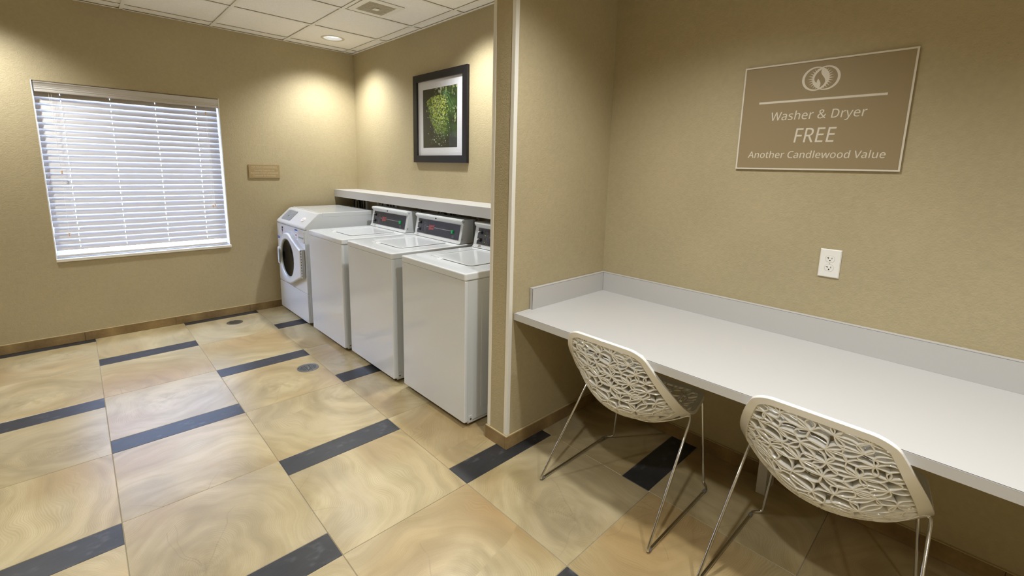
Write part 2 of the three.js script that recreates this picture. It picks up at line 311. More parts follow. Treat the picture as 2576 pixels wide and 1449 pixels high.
{
  const t = thing('window_blind', 'white horizontal slat blind closed over the window, with corded tassels', 'blind'), X0 = WX0 + 0.008, X1 = -1.3225, zc = -0.045;
  const faux = std(0xcac4bc, 0.4), cordMat = std(0xe8e4da, 0.8), wood = std(0xd9b88c, 0.5);
  // moulded valance in front of the head rail
  const v = [[-0.0185, 1.968], [-0.006, 1.968], [-0.003, 1.971], [-0.003, 1.984], [-0.006, 1.987], [-0.004, 1.990], [-0.003, 1.997], [-0.006, 2.001], [-0.004, 2.004], [-0.003, 2.012], [0.003, 2.028], [0.008, 2.036], [0.009, 2.042], [-0.0185, 2.042]];
  mesh('valance', profileZ(v.map(([z, y]) => [z, y]), 0, 1.178, 0.0006).rotateY(-Math.PI / 2).translate(WX0 + 0.014 + 1.178, 0, 0), faux, t);
  mesh('head_rail', box(X0, X1, 1.985, 2.04, -0.072, -0.02, 0.002), faux, t);
  const slots = [-2.353, -2.063, -1.772, -1.48], W = 0.0512, L = X1 - X0, mid = (X0 + X1) / 2;
  const s = new THREE.Shape([[-L / 2, -W / 2], [L / 2, -W / 2], [L / 2, W / 2], [-L / 2, W / 2]].map((p) => new THREE.Vector2(...p)));
  for (const x of slots) s.holes.push(new THREE.Path([[x - mid - 0.002, -0.007], [x - mid - 0.002, 0.007], [x - mid + 0.002, 0.007], [x - mid + 0.002, -0.007]].map((p) => new THREE.Vector2(...p))));
  const slat = new THREE.ExtrudeGeometry(s, { depth: 0.0022, bevelEnabled: true, bevelSize: 0.0005, bevelThickness: 0.0004, bevelSegments: 1 }).translate(0, 0, -0.0011);
  const tilt = -18.5 * Math.PI / 180;                              // lower edge towards the room
  for (let i = 0; i < 27; i++) {
    const y = 1.9375 + 0.0238 + 0.0472 - i * 0.0472 - 0.047; if (y < 0.752) break;
    const m = mesh('slat', slat, faux, t); m.position.set(mid + (i === 22 ? 0.004 : rr(-0.0012, 0.0012)), y, zc); m.rotation.x = tilt + rr(-0.006, 0.006);
  }
  mesh('bottom_rail', box(X0, X1, 0.703, 0.724, -0.068, -0.022, 0.004), faux, t);
  for (const x of slots) mesh('ladder_cord', pathTube([[x, 1.985, zc + 0.0125], [x, 0.724, zc + 0.0125]], 0.01, 0.0006, 6), cordMat, t);
  const tassel = new THREE.LatheGeometry([[0, 0.026], [0.0045, 0.0255], [0.0052, 0.021], [0.0042, 0.012], [0.0055, 0.002], [0.005, 0], [0, 0]].map((p) => new THREE.Vector2(...p)), 16);
  for (const [x, xt, y] of [[-2.413, -2.4, 1.362], [-2.4, -2.408, 0.872], [-1.415, -1.417, 1.058], [-1.405, -1.4, 1.07]]) {
    const c = mesh('lift_cord', pathTube([[x, 1.985, -0.016], [x, 1.9, -0.012], [xt, y + 0.025, -0.012]], 0.03, 0.0008, 6), cordMat, t);
    const q = mesh('tassel', tassel, wood, c); q.position.set(xt, y, -0.012);
  }
  mesh('cord_stop', box(-1.418, -1.406, 1.9, 1.925, -0.018, -0.008, 0.003), wood, t);
}

// ---------- wall signs ----------
const SIGN = '#9a8867', SIGN_INK = '#ddd6c6';
{
  const t = thing('wall_sign', 'large tan sign reading Washer & Dryer FREE on the wall above the desk', 'sign', [0, 0, 0]);
  const w = 0.617, h = 0.462, z0 = 4.131, y1 = 1.974;
  const tex = canvasTex(1536, 1150, (g, W, Hh) => {
    g.fillStyle = SIGN; g.fillRect(0, 0, W, Hh); g.fillStyle = SIGN_INK; g.strokeStyle = SIGN_INK;
    g.fillRect(0.114 * W, 0.338 * Hh, 0.772 * W, 0.02 * Hh);
    const text = (str, x0, x1, base, size, weight = 'normal', slant = 0.1) => { g.save(); g.font = weight + ' ' + size + 'px sans-serif'; g.textAlign = 'left'; g.textBaseline = 'alphabetic'; const m = g.measureText(str).width; g.transform((x1 - x0) * W / m, 0, -slant, 1, x0 * W, base * Hh); g.fillText(str, 0, 0); g.restore(); };
    text('Washer & Dryer', 0.203, 0.79, 0.527, 128); text('FREE', 0.367, 0.632, 0.748, 218); text('Another Candlewood Value', 0.073, 0.925, 0.898, 106);
    // emblem: two linked rings, a flame between them and rays to either side
    const ring = (cx) => { const q = cx < 0.5 ? 1 : -1; g.beginPath(); g.ellipse(cx * W, 0.16 * Hh, 0.083 * W, 0.109 * Hh, 0, 0, 6.2832); g.ellipse((cx + q * 0.0055) * W, 0.16 * Hh, 0.0725 * W, 0.0975 * Hh, 0, 0, 6.2832, true); g.fill('evenodd'); };
    ring(0.4685); ring(0.5325);
    const cx = 0.5 * W, cy = 0.16 * Hh;
    for (const q of [-1, 1]) for (let i = -5; i <= 5; i++) {
      const a = i * 0.235, r0 = 0.038 * W, r1 = (0.086 - Math.abs(i) * 0.0022) * W, x = (r) => cx + q * (r * Math.cos(a) * 0.94), y = (r) => cy + r * Math.sin(a) * 1.05;
      g.beginPath(); g.moveTo(x(r0) - Math.sin(a) * 9 * q, y(r0) + 9 * Math.cos(a)); g.lineTo(x(r1), y(r1)); g.lineTo(x(r0) + Math.sin(a) * 9 * q, y(r0) - 9 * Math.cos(a)); g.fill();
    }
    g.save(); g.beginPath(); g.ellipse(0.4685 * W, 0.16 * Hh, 0.083 * W, 0.109 * Hh, 0, 0, 6.2832); g.clip(); g.beginPath(); g.ellipse(0.5325 * W, 0.16 * Hh, 0.083 * W, 0.109 * Hh, 0, 0, 6.2832); g.clip(); g.fillRect(0.4 * W, 0, 0.2 * W, 0.3 * Hh);
    g.restore();
    g.fillStyle = SIGN; const p = (x, y) => [cx + x * 0.0515 * W, cy + y * 0.1 * Hh];
    g.beginPath(); g.moveTo(...p(0.02, -0.8)); g.bezierCurveTo(...p(-0.45, -0.62), ...p(-0.86, -0.2), ...p(-0.72, 0.12)); g.bezierCurveTo(...p(-0.66, 0.28), ...p(-0.5, 0.36), ...p(-0.42, 0.38));
    g.bezierCurveTo(...p(-0.46, 0.2), ...p(-0.34, 0.1), ...p(-0.3, 0.02)); g.bezierCurveTo(...p(0.1, 0.35), ...p(0.12, 0.6), ...p(-0.06, 0.86)); g.bezierCurveTo(...p(0.5, 0.62), ...p(0.68, 0.36), ...p(0.46, 0.05)); g.bezierCurveTo(...p(0.3, -0.2), ...p(-0.18, -0.4), ...p(0.02, -0.8)); g.fill();
  });
  mesh('backing', box(-0.006, -0.0005, y1 - h + 0.0005, y1 - 0.0005, z0 + 0.0005, z0 + w - 0.0005, 0.001), std(0x8b7a58, 0.5), t);
  mesh('face', new THREE.PlaneGeometry(w - 0.012, h - 0.012).rotateY(-Math.PI / 2).translate(-0.0066, y1 - h / 2, z0 + w / 2), new THREE.MeshStandardMaterial({ map: tex, roughness: 0.45 }), t);
  const ink = std(0xddd6c6, 0.4);
  const bs = new THREE.Shape([[z0, y1 - h], [z0 + w, y1 - h], [z0 + w, y1], [z0, y1]].map((p) => new THREE.Vector2(...p))), bi = 0.0066; bs.holes.push(new THREE.Path([[z0 + bi, y1 - h + bi], [z0 + bi, y1 - bi], [z0 + w - bi, y1 - bi], [z0 + w - bi, y1 - h + bi]].map((p) => new THREE.Vector2(...p))));
  mesh('border', new THREE.ExtrudeGeometry(bs, { depth: 0.003, bevelEnabled: false }).rotateY(-Math.PI / 2).translate(-0.0062, 0, 0), ink, t);
}
{
  const t = thing('wall_plaque', 'small tan plaque about laundry supplies beside the window', 'sign'), x0 = -1.104, x1 = -0.822, y0 = 1.332, y1 = 1.465;
  mesh('backing', box(x0, x1, y0, y1, 0.0005, 0.009, 0.0012), std(0xa5906a, 0.5), t);
  const tex = canvasTex(1024, 480, (g, W, h) => {
    g.fillStyle = '#a18c64'; g.fillRect(0, 0, W, h); g.fillStyle = '#c9bb9b'; g.textAlign = 'center'; g.textBaseline = 'alphabetic'; g.fillRect(0.06 * W, 0.27 * h, 0.88 * W, 0.012 * h);
    g.font = '78px sans-serif'; g.fillText('FOR YOUR CONVENIENCE', W / 2, 0.215 * h, 0.84 * W); g.font = '84px sans-serif';
    g.fillText('Laundry Supplies are', W / 2, 0.47 * h, 0.66 * W); g.fillText('Available in the Candlewood', W / 2, 0.67 * h, 0.9 * W); g.fillText('Cupboard for Purchase', W / 2, 0.87 * h, 0.74 * W);
  });
  mesh('face', new THREE.PlaneGeometry(x1 - x0 - 0.006, y1 - y0 - 0.006).translate((x0 + x1) / 2, (y0 + y1) / 2, 0.0096), new THREE.MeshStandardMaterial({ map: tex, roughness: 0.5 }), t);
}
// ---------- framed picture ----------
{
  const y0 = 1.5216, y1 = 2.2845, z0 = 1.2434, z1 = 2.0391, b = 0.061, t = thing('framed_picture', 'square black framed photograph of a dewy green plant with white mat', 'picture');
  const black = std(0x17161a, 0.38);
  const mitre = (a, c, horizontal) => {                          // one rail of the frame with mitred ends
    const L = (c - a) / 2, s = new THREE.Shape([[-L, 0], [L, 0], [L - b, b], [-L + b, b]].map((p) => new THREE.Vector2(...p)));
    return new THREE.ExtrudeGeometry(s, { depth: 0.022, bevelEnabled: true, bevelSize: 0.0015, bevelThickness: 0.0015, bevelOffset: -0.0015, bevelSegments: 2 });
  };
  const zc = (z0 + z1) / 2, yc = (y0 + y1) / 2;
  const rail = (g, turn, y, z) => mesh('frame_rail', g.rotateZ(turn).rotateY(-Math.PI / 2).translate(-0.002, y, z), black, t);
  rail(mitre(z0, z1), 0, y0, zc); rail(mitre(z0, z1), Math.PI, y1, zc); rail(mitre(y0, y1), Math.PI / 2, yc, z1); rail(mitre(y0, y1), -Math.PI / 2, yc, z0);
  const m = std(0xdcdde2, 0.8), p = { z0: z0 + 0.173 * 0.7957, z1: z0 + 0.813 * 0.7957, y1: y1 - 0.173 * 0.763, y0: y1 - 0.831 * 0.763 };
  const i = 0.055, s = new THREE.Shape([[z0 + i, y0 + i], [z1 - i, y0 + i], [z1 - i, y1 - i], [z0 + i, y1 - i]].map((q) => new THREE.Vector2(...q)));
  s.holes.push(new THREE.Path([[p.z0, p.y0], [p.z0, p.y1], [p.z1, p.y1], [p.z1, p.y0]].map((q) => new THREE.Vector2(...q))));
  mesh('mat_board', new THREE.ExtrudeGeometry(s, { depth: 0.002, bevelEnabled: false }).rotateY(-Math.PI / 2).scale(1, 1, 1).translate(-0.006, 0, 0), m, t);
  const art = canvasTex(768, 768, (g, W, h) => {
    const q = (() => { let k = 99; return () => { k = (k * 1664525 + 1013904223) >>> 0; return k / 4294967296; }; })();
    g.fillStyle = '#262b1c'; g.fillRect(0, 0, W, h);
    for (let n = 0; n < 260; n++) { const x = W * (0.55 + 0.5 * q()), y = h * q() * 0.8, r = 20 + 50 * q(); g.globalAlpha = 0.12; g.fillStyle = ['#4d7a2f', '#2f5a24', '#6d9440', '#1f3a1c'][n % 4]; g.beginPath(); g.arc(x, y, r, 0, 7); g.fill(); }
    g.globalAlpha = 1;
    for (let n = 0; n < 46; n++) { const x = W * (0.36 + 0.62 * q()), y = h * (q() ** 2 * 0.2), r = 7 + 15 * q(); g.globalAlpha = 0.35 + 0.4 * q(); g.fillStyle = ['#d9dcae', '#b6c77c', '#eceed6'][n % 3]; g.beginPath(); g.ellipse(x, y, r * 0.8, r * 1.2, 0, 0, 7); g.fill(); }
    for (let n = 0; n < 22; n++) { const x = W * (0.78 + 0.2 * q()), y = h * (0.28 + 0.3 * q()), r = 6 + 9 * q(); g.globalAlpha = 0.5; g.fillStyle = '#cbd49a'; g.beginPath(); g.ellipse(x, y, r * 0.8, r * 1.2, 0, 0, 7); g.fill(); }
    g.globalAlpha = 1; g.lineCap = 'round';
    for (let n = 0; n < 9; n++) { g.strokeStyle = ['#3f6b3a', '#5d8d62', '#7aa873'][n % 3]; g.lineWidth = 3 + 3 * q(); const x = W * (0.5 + 0.15 * q()); g.beginPath(); g.moveTo(x, h * 0.3); g.bezierCurveTo(x - 60 + 180 * q(), h * 0.02, x + 120 * q(), h * 0.05, x + W * (0.05 + 0.38 * q()), h * (0.12 + 0.3 * q())); g.stroke(); }
    const leaf = (x, y, s) => { g.save(); g.translate(x, y); g.rotate(q() * 6.28); g.beginPath(); g.ellipse(0, 0, s * 1.7, s, 0, 0, 7); g.fill(); g.restore(); };
    for (let n = 0; n < 3600; n++) {
      const v = q(), y = h * (0.14 + 0.62 * v), c = 0.42 + 0.16 * Math.max(0, v - 0.25), wd = v < 0.45 ? 0.33 * Math.sqrt(Math.min(1, v * 9 + 0.12)) : 0.33 - 0.34 * (v - 0.45), x = W * (c + (q() + q() - 1) * wd);
      const light = q() * (1 - 0.55 * v) * (x > W * 0.3 ? 1 : 0.7); g.globalAlpha = 0.9; g.fillStyle = light > 0.62 ? '#d6dc74' : light > 0.45 ? '#a8bf4e' : light > 0.3 ? '#7f9c3c' : light > 0.16 ? '#50692c' : '#2e3d1e'; leaf(x, y, 3.5 + 5 * q());
    }
    for (let n = 0; n < 420; n++) { const y = h * (0.5 + 0.42 * q()), x = W * (0.45 + 0.3 * (q() + q() - 1)); g.globalAlpha = 0.35; g.fillStyle = q() > 0.6 ? '#5c7436' : '#33421f'; leaf(x, y, 4 + 4 * q()); }
    for (let n = 0; n < 190; n++) { const y = h * (0.16 + 0.8 * q() ** 1.25), x = W * (0.42 + 0.36 * (q() + q() - 1) + 0.1 * y / h), r = 2 + 5 * q(); g.globalAlpha = 0.75 + 0.25 * q(); g.fillStyle = ['#e9f0f4', '#cfe0e8', '#f4f6e8'][n % 3]; g.beginPath(); g.ellipse(x, y, r * 0.8, r * 1.15, 0, 0, 7); g.fill(); }
    g.globalAlpha = 1;
  });
  mesh('photograph', new THREE.PlaneGeometry(p.z1 - p.z0 + 0.01, p.y1 - p.y0 + 0.01).rotateY(-Math.PI / 2).translate(-0.0052, (p.y0 + p.y1) / 2, (p.z0 + p.z1) / 2), new THREE.MeshStandardMaterial({ map: art, roughness: 0.6 }), t);
  mesh('glazing', new THREE.PlaneGeometry(z1 - z0 - 2 * i, y1 - y0 - 2 * i).rotateY(-Math.PI / 2).translate(-0.0125, yc, zc), new THREE.MeshPhysicalMaterial({ color: 0xffffff, roughness: 0.0, transmission: 1, thickness: 0, ior: 1.5 }), t);
}
// ---------- shelf behind the machines ----------
{
  const t = thing('wall_shelf', 'long white laminate shelf on the wall above the washing machines', 'shelf'), x0 = -0.27, y0 = 1.136, y1 = 1.214;
  mesh('top', box(x0 + 0.002, -0.001, y1 - 0.02, y1, 0.002, 3.24, 0.001), laminate, t);
  mesh('front_apron', box(x0, x0 + 0.02, y0, y1 - 0.0005, 0.002, 3.24, 0.0015), laminate, t);
  for (const z of [0.5, 1.32, 2.18, 3.0]) { const b = mesh('bracket', [box(-0.02, -0.0015, 1.06, 1.194, z - 0.016, z + 0.016, 0.006), box(-0.22, -0.002, 1.188, 1.1935, z - 0.016, z + 0.016)], whiteTrim, t); const q = mesh('screw', cyl(0.004, 0.004, 'x', 0.004, 10), seam, b); q.position.set(-0.021, 1.075, z); }
}
// hoses and pipe covers at the wall behind the machines
{
  const rubber = std(0x161615, 0.5), grey = std(0xa9a99c, 0.5), pipe = std(0xc9c9c4, 0.4);
  const where = ['above the front-loading washer', 'behind the middle top-loading washer', 'behind the nearest top-loading washer'];
  [[0.10, 0.262, 0], [0.74, 0.905, 1], [1.745, 1.93, 2]].forEach(([z, zp, i]) => {
    const h = thing('drain_hose', 'arched black drain hose with grey sleeve under the shelf, ' + where[i], 'hose', [0, 0, z], undefined);
    const arc = (r, zz, x0) => { const p = []; for (let k = 0; k <= 16; k++) { const a = Math.PI * k / 16; p.push(new THREE.Vector3(x0, 1.03 + 0.085 * Math.sin(a), zz - r * Math.cos(a))); } p.unshift(new THREE.Vector3(x0, 0.6, zz - r)); p.push(new THREE.Vector3(x0, 0.7, zz + r)); return p; };
    mesh('hose', polyTube(arc(0.062, 0, -0.055), 0.012, 10), rubber, h); mesh('sleeve', polyTube(arc(0.037, 0, -0.05), 0.0135, 10), grey, h);
    const c = thing('pipe_cover', 'pale vertical pipe cover on the wall beside the hose ' + where[i], 'pipe', [0, 0, zp]);
    mesh('cover', box(-0.03, -0.001, 0.5, 1.185, -0.018, 0.018, 0.003), pipe, c); mesh('supply_line', cyl(0.009, 0.62, 'y', 0.009, 12).translate(-0.03, 0.87, -0.062), steel, c); mesh('supply_line', cyl(0.009, 0.6, 'y', 0.009, 12).translate(-0.03, 0.86, -0.092), rubber, c);
  });
}

// ---------- washing machines ----------
const bodyShape = (w, h, r) => roundRect(w, h, r);
const MACHINES = 'top-loading washers in the row under the shelf';
const panelTex = (lit) => canvasTex(1280, 288, (g, W, h) => {
  g.fillStyle = '#2b2a2f'; g.fillRect(0, 0, W, h); g.strokeStyle = '#6f6d6a'; g.lineWidth = 2.5;
  g.strokeRect(14, 14, 130, h - 28); g.strokeRect(152, 14, 128, h - 28); g.fillStyle = '#9a9894'; g.textAlign = 'center';
  g.font = '13px sans-serif'; g.fillText('CYCLE SELECT', 79, 122); g.fillText('REGULAR  DELICATE', 79, 138); g.font = '11px sans-serif'; g.fillText('TEMPERATURE', 79, 158); g.fillText('HOT  WARM  COLD', 79, 172); g.fillText('WATER TEMP', 79, 262); g.font = '14px sans-serif'; g.fillText('STATUS', 216, 62); g.fillText('INDICATORS', 216, 78);
  ['IN USE', 'RINSE', 'LID'].forEach((s, i) => { const y = 100 + i * 58; g.strokeRect(164, y, 106, 46); g.fillStyle = '#9a9894'; g.font = '14px sans-serif'; g.fillText(s, 232, y + 20); g.fillRect(222, y + 28, 20, 5); g.fillStyle = lit && i !== 1 ? '#b6e63c' : '#141416'; g.fillRect(178, y + 16, 18, 12); });
  g.fillStyle = '#b9b7b4'; g.fillRect(292, 138, 790, 6);
  g.fillStyle = '#2b2a2f'; g.fillRect(356, 80, 176, 120); g.fillStyle = '#d8463c'; g.save(); g.transform(1, -0.06, -0.14, 1, 444, 138); g.font = 'bold 62px serif'; g.fillText('Speed', 0, 0, 160); g.fillText('Queen', 2, 50, 150); g.restore();
  g.fillStyle = '#a8a6a2'; g.font = '22px sans-serif'; g.fillText('PUSH', 1104, 236); g.fillText('START', 1104, 260);
});
function makeTopLoader(lit) {
  // local axes: origin on the floor at the middle of the front, front looks to -x
  const t = new THREE.Group(), D = 0.70, w = 0.333;
  mesh('cabinet', box(0.0175, D, 0.034, 0.876, -w + 0.002, w - 0.002, 0.006), enamelSoft, t);
  const fp = roundRect(2 * w, 0.843, 0.008);
  mesh('front_panel', new THREE.ExtrudeGeometry(fp, { depth: 0.008, bevelEnabled: true, bevelSize: 0.004, bevelThickness: 0.008, bevelOffset: -0.004, bevelSegments: 4 }).rotateY(-Math.PI / 2).translate(0.016, 0.034 + 0.4215, 0), enamel, t);
  for (const q of [-1, 1]) mesh('side_panel', box(0.12, D - 0.04, 0.10, 0.80, Math.min(q * (w - 0.003), q * (w - 0.0004)), Math.max(q * (w - 0.003), q * (w - 0.0004)), 0.0012), enamelSoft, t);
  mesh('kick_flange', box(0.03, D - 0.02, 0.02, 0.036, -w + 0.006, w - 0.006, 0.002), enamelSoft, t);
  for (const x of [0.06, D - 0.08]) for (const q of [-1, 1]) mesh('foot', cyl(0.018, 0.022, 'y', 0.022, 16).translate(x, 0.011, q * 0.27), darkPlastic, t);
  for (const q of [-1, 1]) { const b = mesh('corner_bracket', box(0.03, 0.058, 0.03, 0.07, Math.min(q * (w - 0.002), q * (w + 0.0012)), Math.max(q * (w - 0.002), q * (w + 0.0012)), 0.001), enamelSoft, t); mesh('screw', cyl(0.006, 0.003, 'z', 0.006, 12).translate(0.044, 0.05, q * (w + 0.002)), steel, b); }
  // deck with soft corners
  const dk = roundRect(D + 0.004, 2 * w + 0.006, 0.014);
  const deck = mesh('top_deck', new THREE.ExtrudeGeometry(dk, { depth: 0.026, bevelEnabled: true, bevelSize: 0.008, bevelThickness: 0.008, bevelOffset: -0.008, bevelSegments: 4, curveSegments: 6 }).rotateX(-Math.PI / 2).translate(D / 2 - 0.002, 0.884, 0), enamel, t);
  // lid: a rounded panel lying in a shallow groove, slightly dished
  const ld = roundRect(0.40, 0.43, 0.035), gr = roundRect(0.408, 0.438, 0.038); gr.holes.push(new THREE.Path(roundRect(0.404, 0.434, 0.036).getPoints(8)));
  mesh('lid_groove', new THREE.ExtrudeGeometry(gr, { depth: 0.0006, bevelEnabled: false, curveSegments: 8 }).rotateX(-Math.PI / 2).translate(0.337, 0.9182, -0.01), std(0x9fa3a2, 0.5), t);
  const lip = roundRect(0.40, 0.43, 0.035); lip.holes.push(new THREE.Path(roundRect(0.372, 0.402, 0.024).getPoints(8)));
  const lid = mesh('lid', [new THREE.ExtrudeGeometry(lip, { depth: 0.004, bevelEnabled: true, bevelSize: 0.003, bevelThickness: 0.0025, bevelOffset: -0.003, bevelSegments: 3, curveSegments: 8 }).rotateX(-Math.PI / 2).translate(0.337, 0.918, -0.01),
    new THREE.ExtrudeGeometry(ld, { depth: 0.002, bevelEnabled: false, curveSegments: 8 }).rotateX(-Math.PI / 2).translate(0.337, 0.918, -0.01)], enamel, t);
  mesh('lid_handle', [box(0.126, 0.142, 0.9178, 0.9198, -0.2, -0.07, 0.001), profileZ([[0.112, 0.918], [0.15, 0.918], [0.15, 0.9225], [0.135, 0.9225]], -0.11, -0.07, 0.001)], enamelSoft, lid);
  // console
  const prof = [[0.565, 0.921], [0.577, 0.94], [0.602, 1.066], [0.592, 1.078], [0.586, 1.09], [0.59, 1.099], [0.6, 1.102], [0.70, 1.102], [0.70, 0.921]];
  const con = mesh('console', profileZ(prof, -0.318, 0.318, 0.003), enamelSoft, t);
  mesh('console_back', box(0.699, 0.735, 0.9205, 1.098, -0.3, 0.3, 0.004), enamelSoft, con);
  mesh('console_base_gap', box(0.566, 0.69, 0.9195, 0.9225, -0.316, 0.316), seam, con);
  const a = Math.atan2(0.602 - 0.577, 1.066 - 0.94), mx = 0.5895, my = 1.003, place = (g, u, v, out) => g.rotateZ(-a).translate(mx - out * Math.cos(a) + v * Math.sin(a), my + out * Math.sin(a) + v * Math.cos(a), u);
  mesh('control_panel', place(new THREE.PlaneGeometry(0.572, 0.117).rotateY(-Math.PI / 2), 0.004, 0, 0.0012), new THREE.MeshStandardMaterial({ map: panelTex(lit), roughness: 0.34 }), con);
  for (const [u, v] of [[-0.247, 0.026], [-0.247, -0.028]]) {
    mesh('dial', [place(cyl(0.0135, 0.006, 'x', 0.0135, 20), u, v, 0.004), place(new RoundedBoxGeometry(0.014, 0.009, 0.028, 2, 0.003), u, v, 0.012)], darkPlastic, con);
    mesh('dial_pointer', place(new RoundedBoxGeometry(0.0155, 0.0095, 0.011, 2, 0.002), u - 0.0115, v + 0.002, 0.0125), vinyl, con);
  }
  mesh('start_button', place(new RoundedBoxGeometry(0.014, 0.026, 0.017, 2, 0.002), 0.208, -0.004, 0.006), std(0x11a85a, 0.35), con);
  mesh('lock', cyl(0.0055, 0.006, 'x', 0.0055, 14).translate(0.5885, 1.0815, -0.02), darkPlastic, con);
  for (const y of [0.955, 1.085]) for (const q of [-1, 1]) mesh('screw', cyl(0.004, 0.003, 'z', 0.004, 10).translate(y > 1 ? 0.607 : 0.59, y, q * 0.3185), steel, con);
  return t;
}
{
  const spots = [[-0.855, 2.7675, true, 'nearest white top-loading washer, partly hidden by the wall end'], [-0.878, 2.010, false, 'middle white top-loading washer, second from the wall end, with small chip on its lid edge'], [-0.902, 1.277, false, 'white top-loading washer beside the front-loading machine']];
  for (const [x, z, lit, label] of spots) {
    const t = makeTopLoader(lit); t.name = numbered('top_loading_washer'); t.position.set(x, 0, z); t.userData = { label, category: 'washing machine', group: MACHINES }; scene.add(t);
  }
  scene.getObjectByName('top_loading_washer_001').add((() => { const m = shadows(new THREE.Mesh(new RoundedBoxGeometry(0.003, 0.006, 0.02, 1, 0.001), std(0x6a2f2a, 0.7))); m.name = 'paint_chip'; m.position.set(0.002, 0.915, -0.11); m.userData.label = 'small dark chip in the enamel'; return m; })());
}
// front-loading machine
{
  const t = thing('front_loading_washer', 'white front-loading washer with round dark glass door in the corner', 'washing machine', [-0.90, 0, 0.4535]), w = 0.3795;
  const prof = [[0.018, 0.03], [0.018, 0.9], [0.004, 0.9], [0, 0.905], [0, 0.915], [0.006, 0.925], [0.125, 1.036], [0.145, 1.043], [0.68, 1.043], [0.68, 0.03]];
  mesh('cabinet', profileZ(prof, -w, w, 0.006), enamel, t);
  mesh('top_cover', box(0.165, 0.676, 1.007, 1.0465, -w - 0.0015, w + 0.0015, 0.004), enamel, t);
  const door = { y: 0.59, z: -0.005 };
  const fr = new THREE.Shape([[-w, 0.312], [w, 0.312], [w, 0.896], [-w, 0.896]].map((p) => new THREE.Vector2(...p))); { const c = new THREE.Path(); c.absarc(door.z, door.y, 0.185, 0, Math.PI * 2, true); fr.holes.push(c); }
  const zy = (g) => g.applyMatrix4(new THREE.Matrix4().makeBasis(new THREE.Vector3(0, 0, 1), new THREE.Vector3(0, 1, 0), new THREE.Vector3(-1, 0, 0)));   // outline in z,y; depth towards the room
  mesh('front_panel', zy(new THREE.ExtrudeGeometry(fr, { depth: 0.012, bevelEnabled: true, bevelSize: 0.003, bevelThickness: 0.004, bevelOffset: -0.003, bevelSegments: 3, curveSegments: 40 })).translate(0.0165, 0, 0), enamel, t);
  mesh('lower_panel', zy(new THREE.ExtrudeGeometry(roundRect(2 * w, 0.274, 0.008), { depth: 0.012, bevelEnabled: true, bevelSize: 0.003, bevelThickness: 0.005, bevelOffset: -0.003, bevelSegments: 3 }).translate(0, 0.169, 0)).translate(0.0165, 0, 0), enamel, t);
  // door: ring that widens to the hinge side
  const R = 0.245, hz = 0.345, hy = 0.128, ds = new THREE.Shape(), d = Math.hypot(hz - door.z, hy), ang = Math.atan2(hy, hz - door.z) + Math.acos(R / d);
  ds.moveTo(door.z + R * Math.cos(ang), door.y + R * Math.sin(ang)); ds.absarc(door.z, door.y, R, ang, Math.PI * 2 - ang, false); ds.lineTo(hz, door.y - hy); ds.lineTo(hz, door.y + hy); ds.closePath();
  const dh = new THREE.Path(); dh.absarc(door.z, door.y, 0.182, 0, Math.PI * 2, true); ds.holes.push(dh);
  const ring = mesh('door', zy(new THREE.ExtrudeGeometry(ds, { depth: 0.026, bevelEnabled: true, bevelSize: 0.014, bevelThickness: 0.014, bevelOffset: -0.014, bevelSegments: 5, curveSegments: 48 })).translate(-0.0005, 0, 0), enamel, t);
  const rim = new THREE.LatheGeometry([[0.197, 0.035], [0.19, 0.038], [0.183, 0.03], [0.176, 0.012], [0.172, 0.0]].map((p) => new THREE.Vector2(...p)), 56).rotateX(Math.PI / 2);
  mesh('door_rim', zy(rim.clone().translate(door.z, door.y, 0)).translate(-0.002, 0, 0), std(0x9aa09a, 0.3), ring);
  const bowl = new THREE.LatheGeometry([[0, -0.012], [0.06, -0.01], [0.11, -0.002], [0.15, 0.008], [0.168, 0.016], [0.176, 0.02]].map((p) => new THREE.Vector2(...p)), 56).rotateX(Math.PI / 2);
  mesh('door_glass', zy(bowl.translate(door.z, door.y, 0)).translate(-0.004, 0, 0), new THREE.MeshPhysicalMaterial({ color: 0x0a0a0b, roughness: 0.06, specularIntensity: 0.3 }), ring);
  const drum = new THREE.LatheGeometry([[0, -0.25], [0.2, -0.25], [0.2, -0.02]].map((p) => new THREE.Vector2(...p)), 40).rotateX(Math.PI / 2);
  mesh('drum', zy(drum.translate(door.z, door.y, 0)), std(0x303234, 0.4), t);
  mesh('handle_pocket', zy(new THREE.ExtrudeGeometry(roundRect(0.05, 0.16, 0.012), { depth: 0.014, bevelEnabled: true, bevelSize: 0.004, bevelThickness: 0.003, bevelSegments: 2 }).translate(door.z - 0.212, door.y, 0)).translate(-0.032, 0, 0), enamel, ring);
  mesh('handle_recess', zy(new THREE.ExtrudeGeometry(roundRect(0.028, 0.13, 0.006), { depth: 0.002, bevelEnabled: false }).translate(door.z - 0.19, door.y - 0.002, 0)).translate(-0.0485, 0, 0), std(0x6e7270, 0.5), ring);
  const hinge = mesh('hinge', box(-0.03, -0.004, door.y - 0.13, door.y + 0.13, 0.335, 0.366, 0.001), std(0xb4b6b4, 0.4), ring);
  for (let i = 0; i < 10; i++) mesh('hinge_slot', box(-0.0315, -0.0298, door.y - 0.118 + i * 0.0256, door.y - 0.104 + i * 0.0256, 0.345, 0.359), seam, hinge);
  // detergent drawer
  const dr = mesh('dispenser_drawer', zy(new THREE.ExtrudeGeometry(roundRect(0.142, 0.105, 0.02), { depth: 0.003, bevelEnabled: true, bevelSize: 0.002, bevelThickness: 0.002, bevelOffset: -0.002, bevelSegments: 2 }).translate(0.298, 0.83, 0)).translate(0.001, 0, 0), enamel, t);
  mesh('drawer_grip', box(-0.0065, -0.0035, 0.815, 0.829, 0.245, 0.352, 0.001), std(0x8e9090, 0.5), dr);
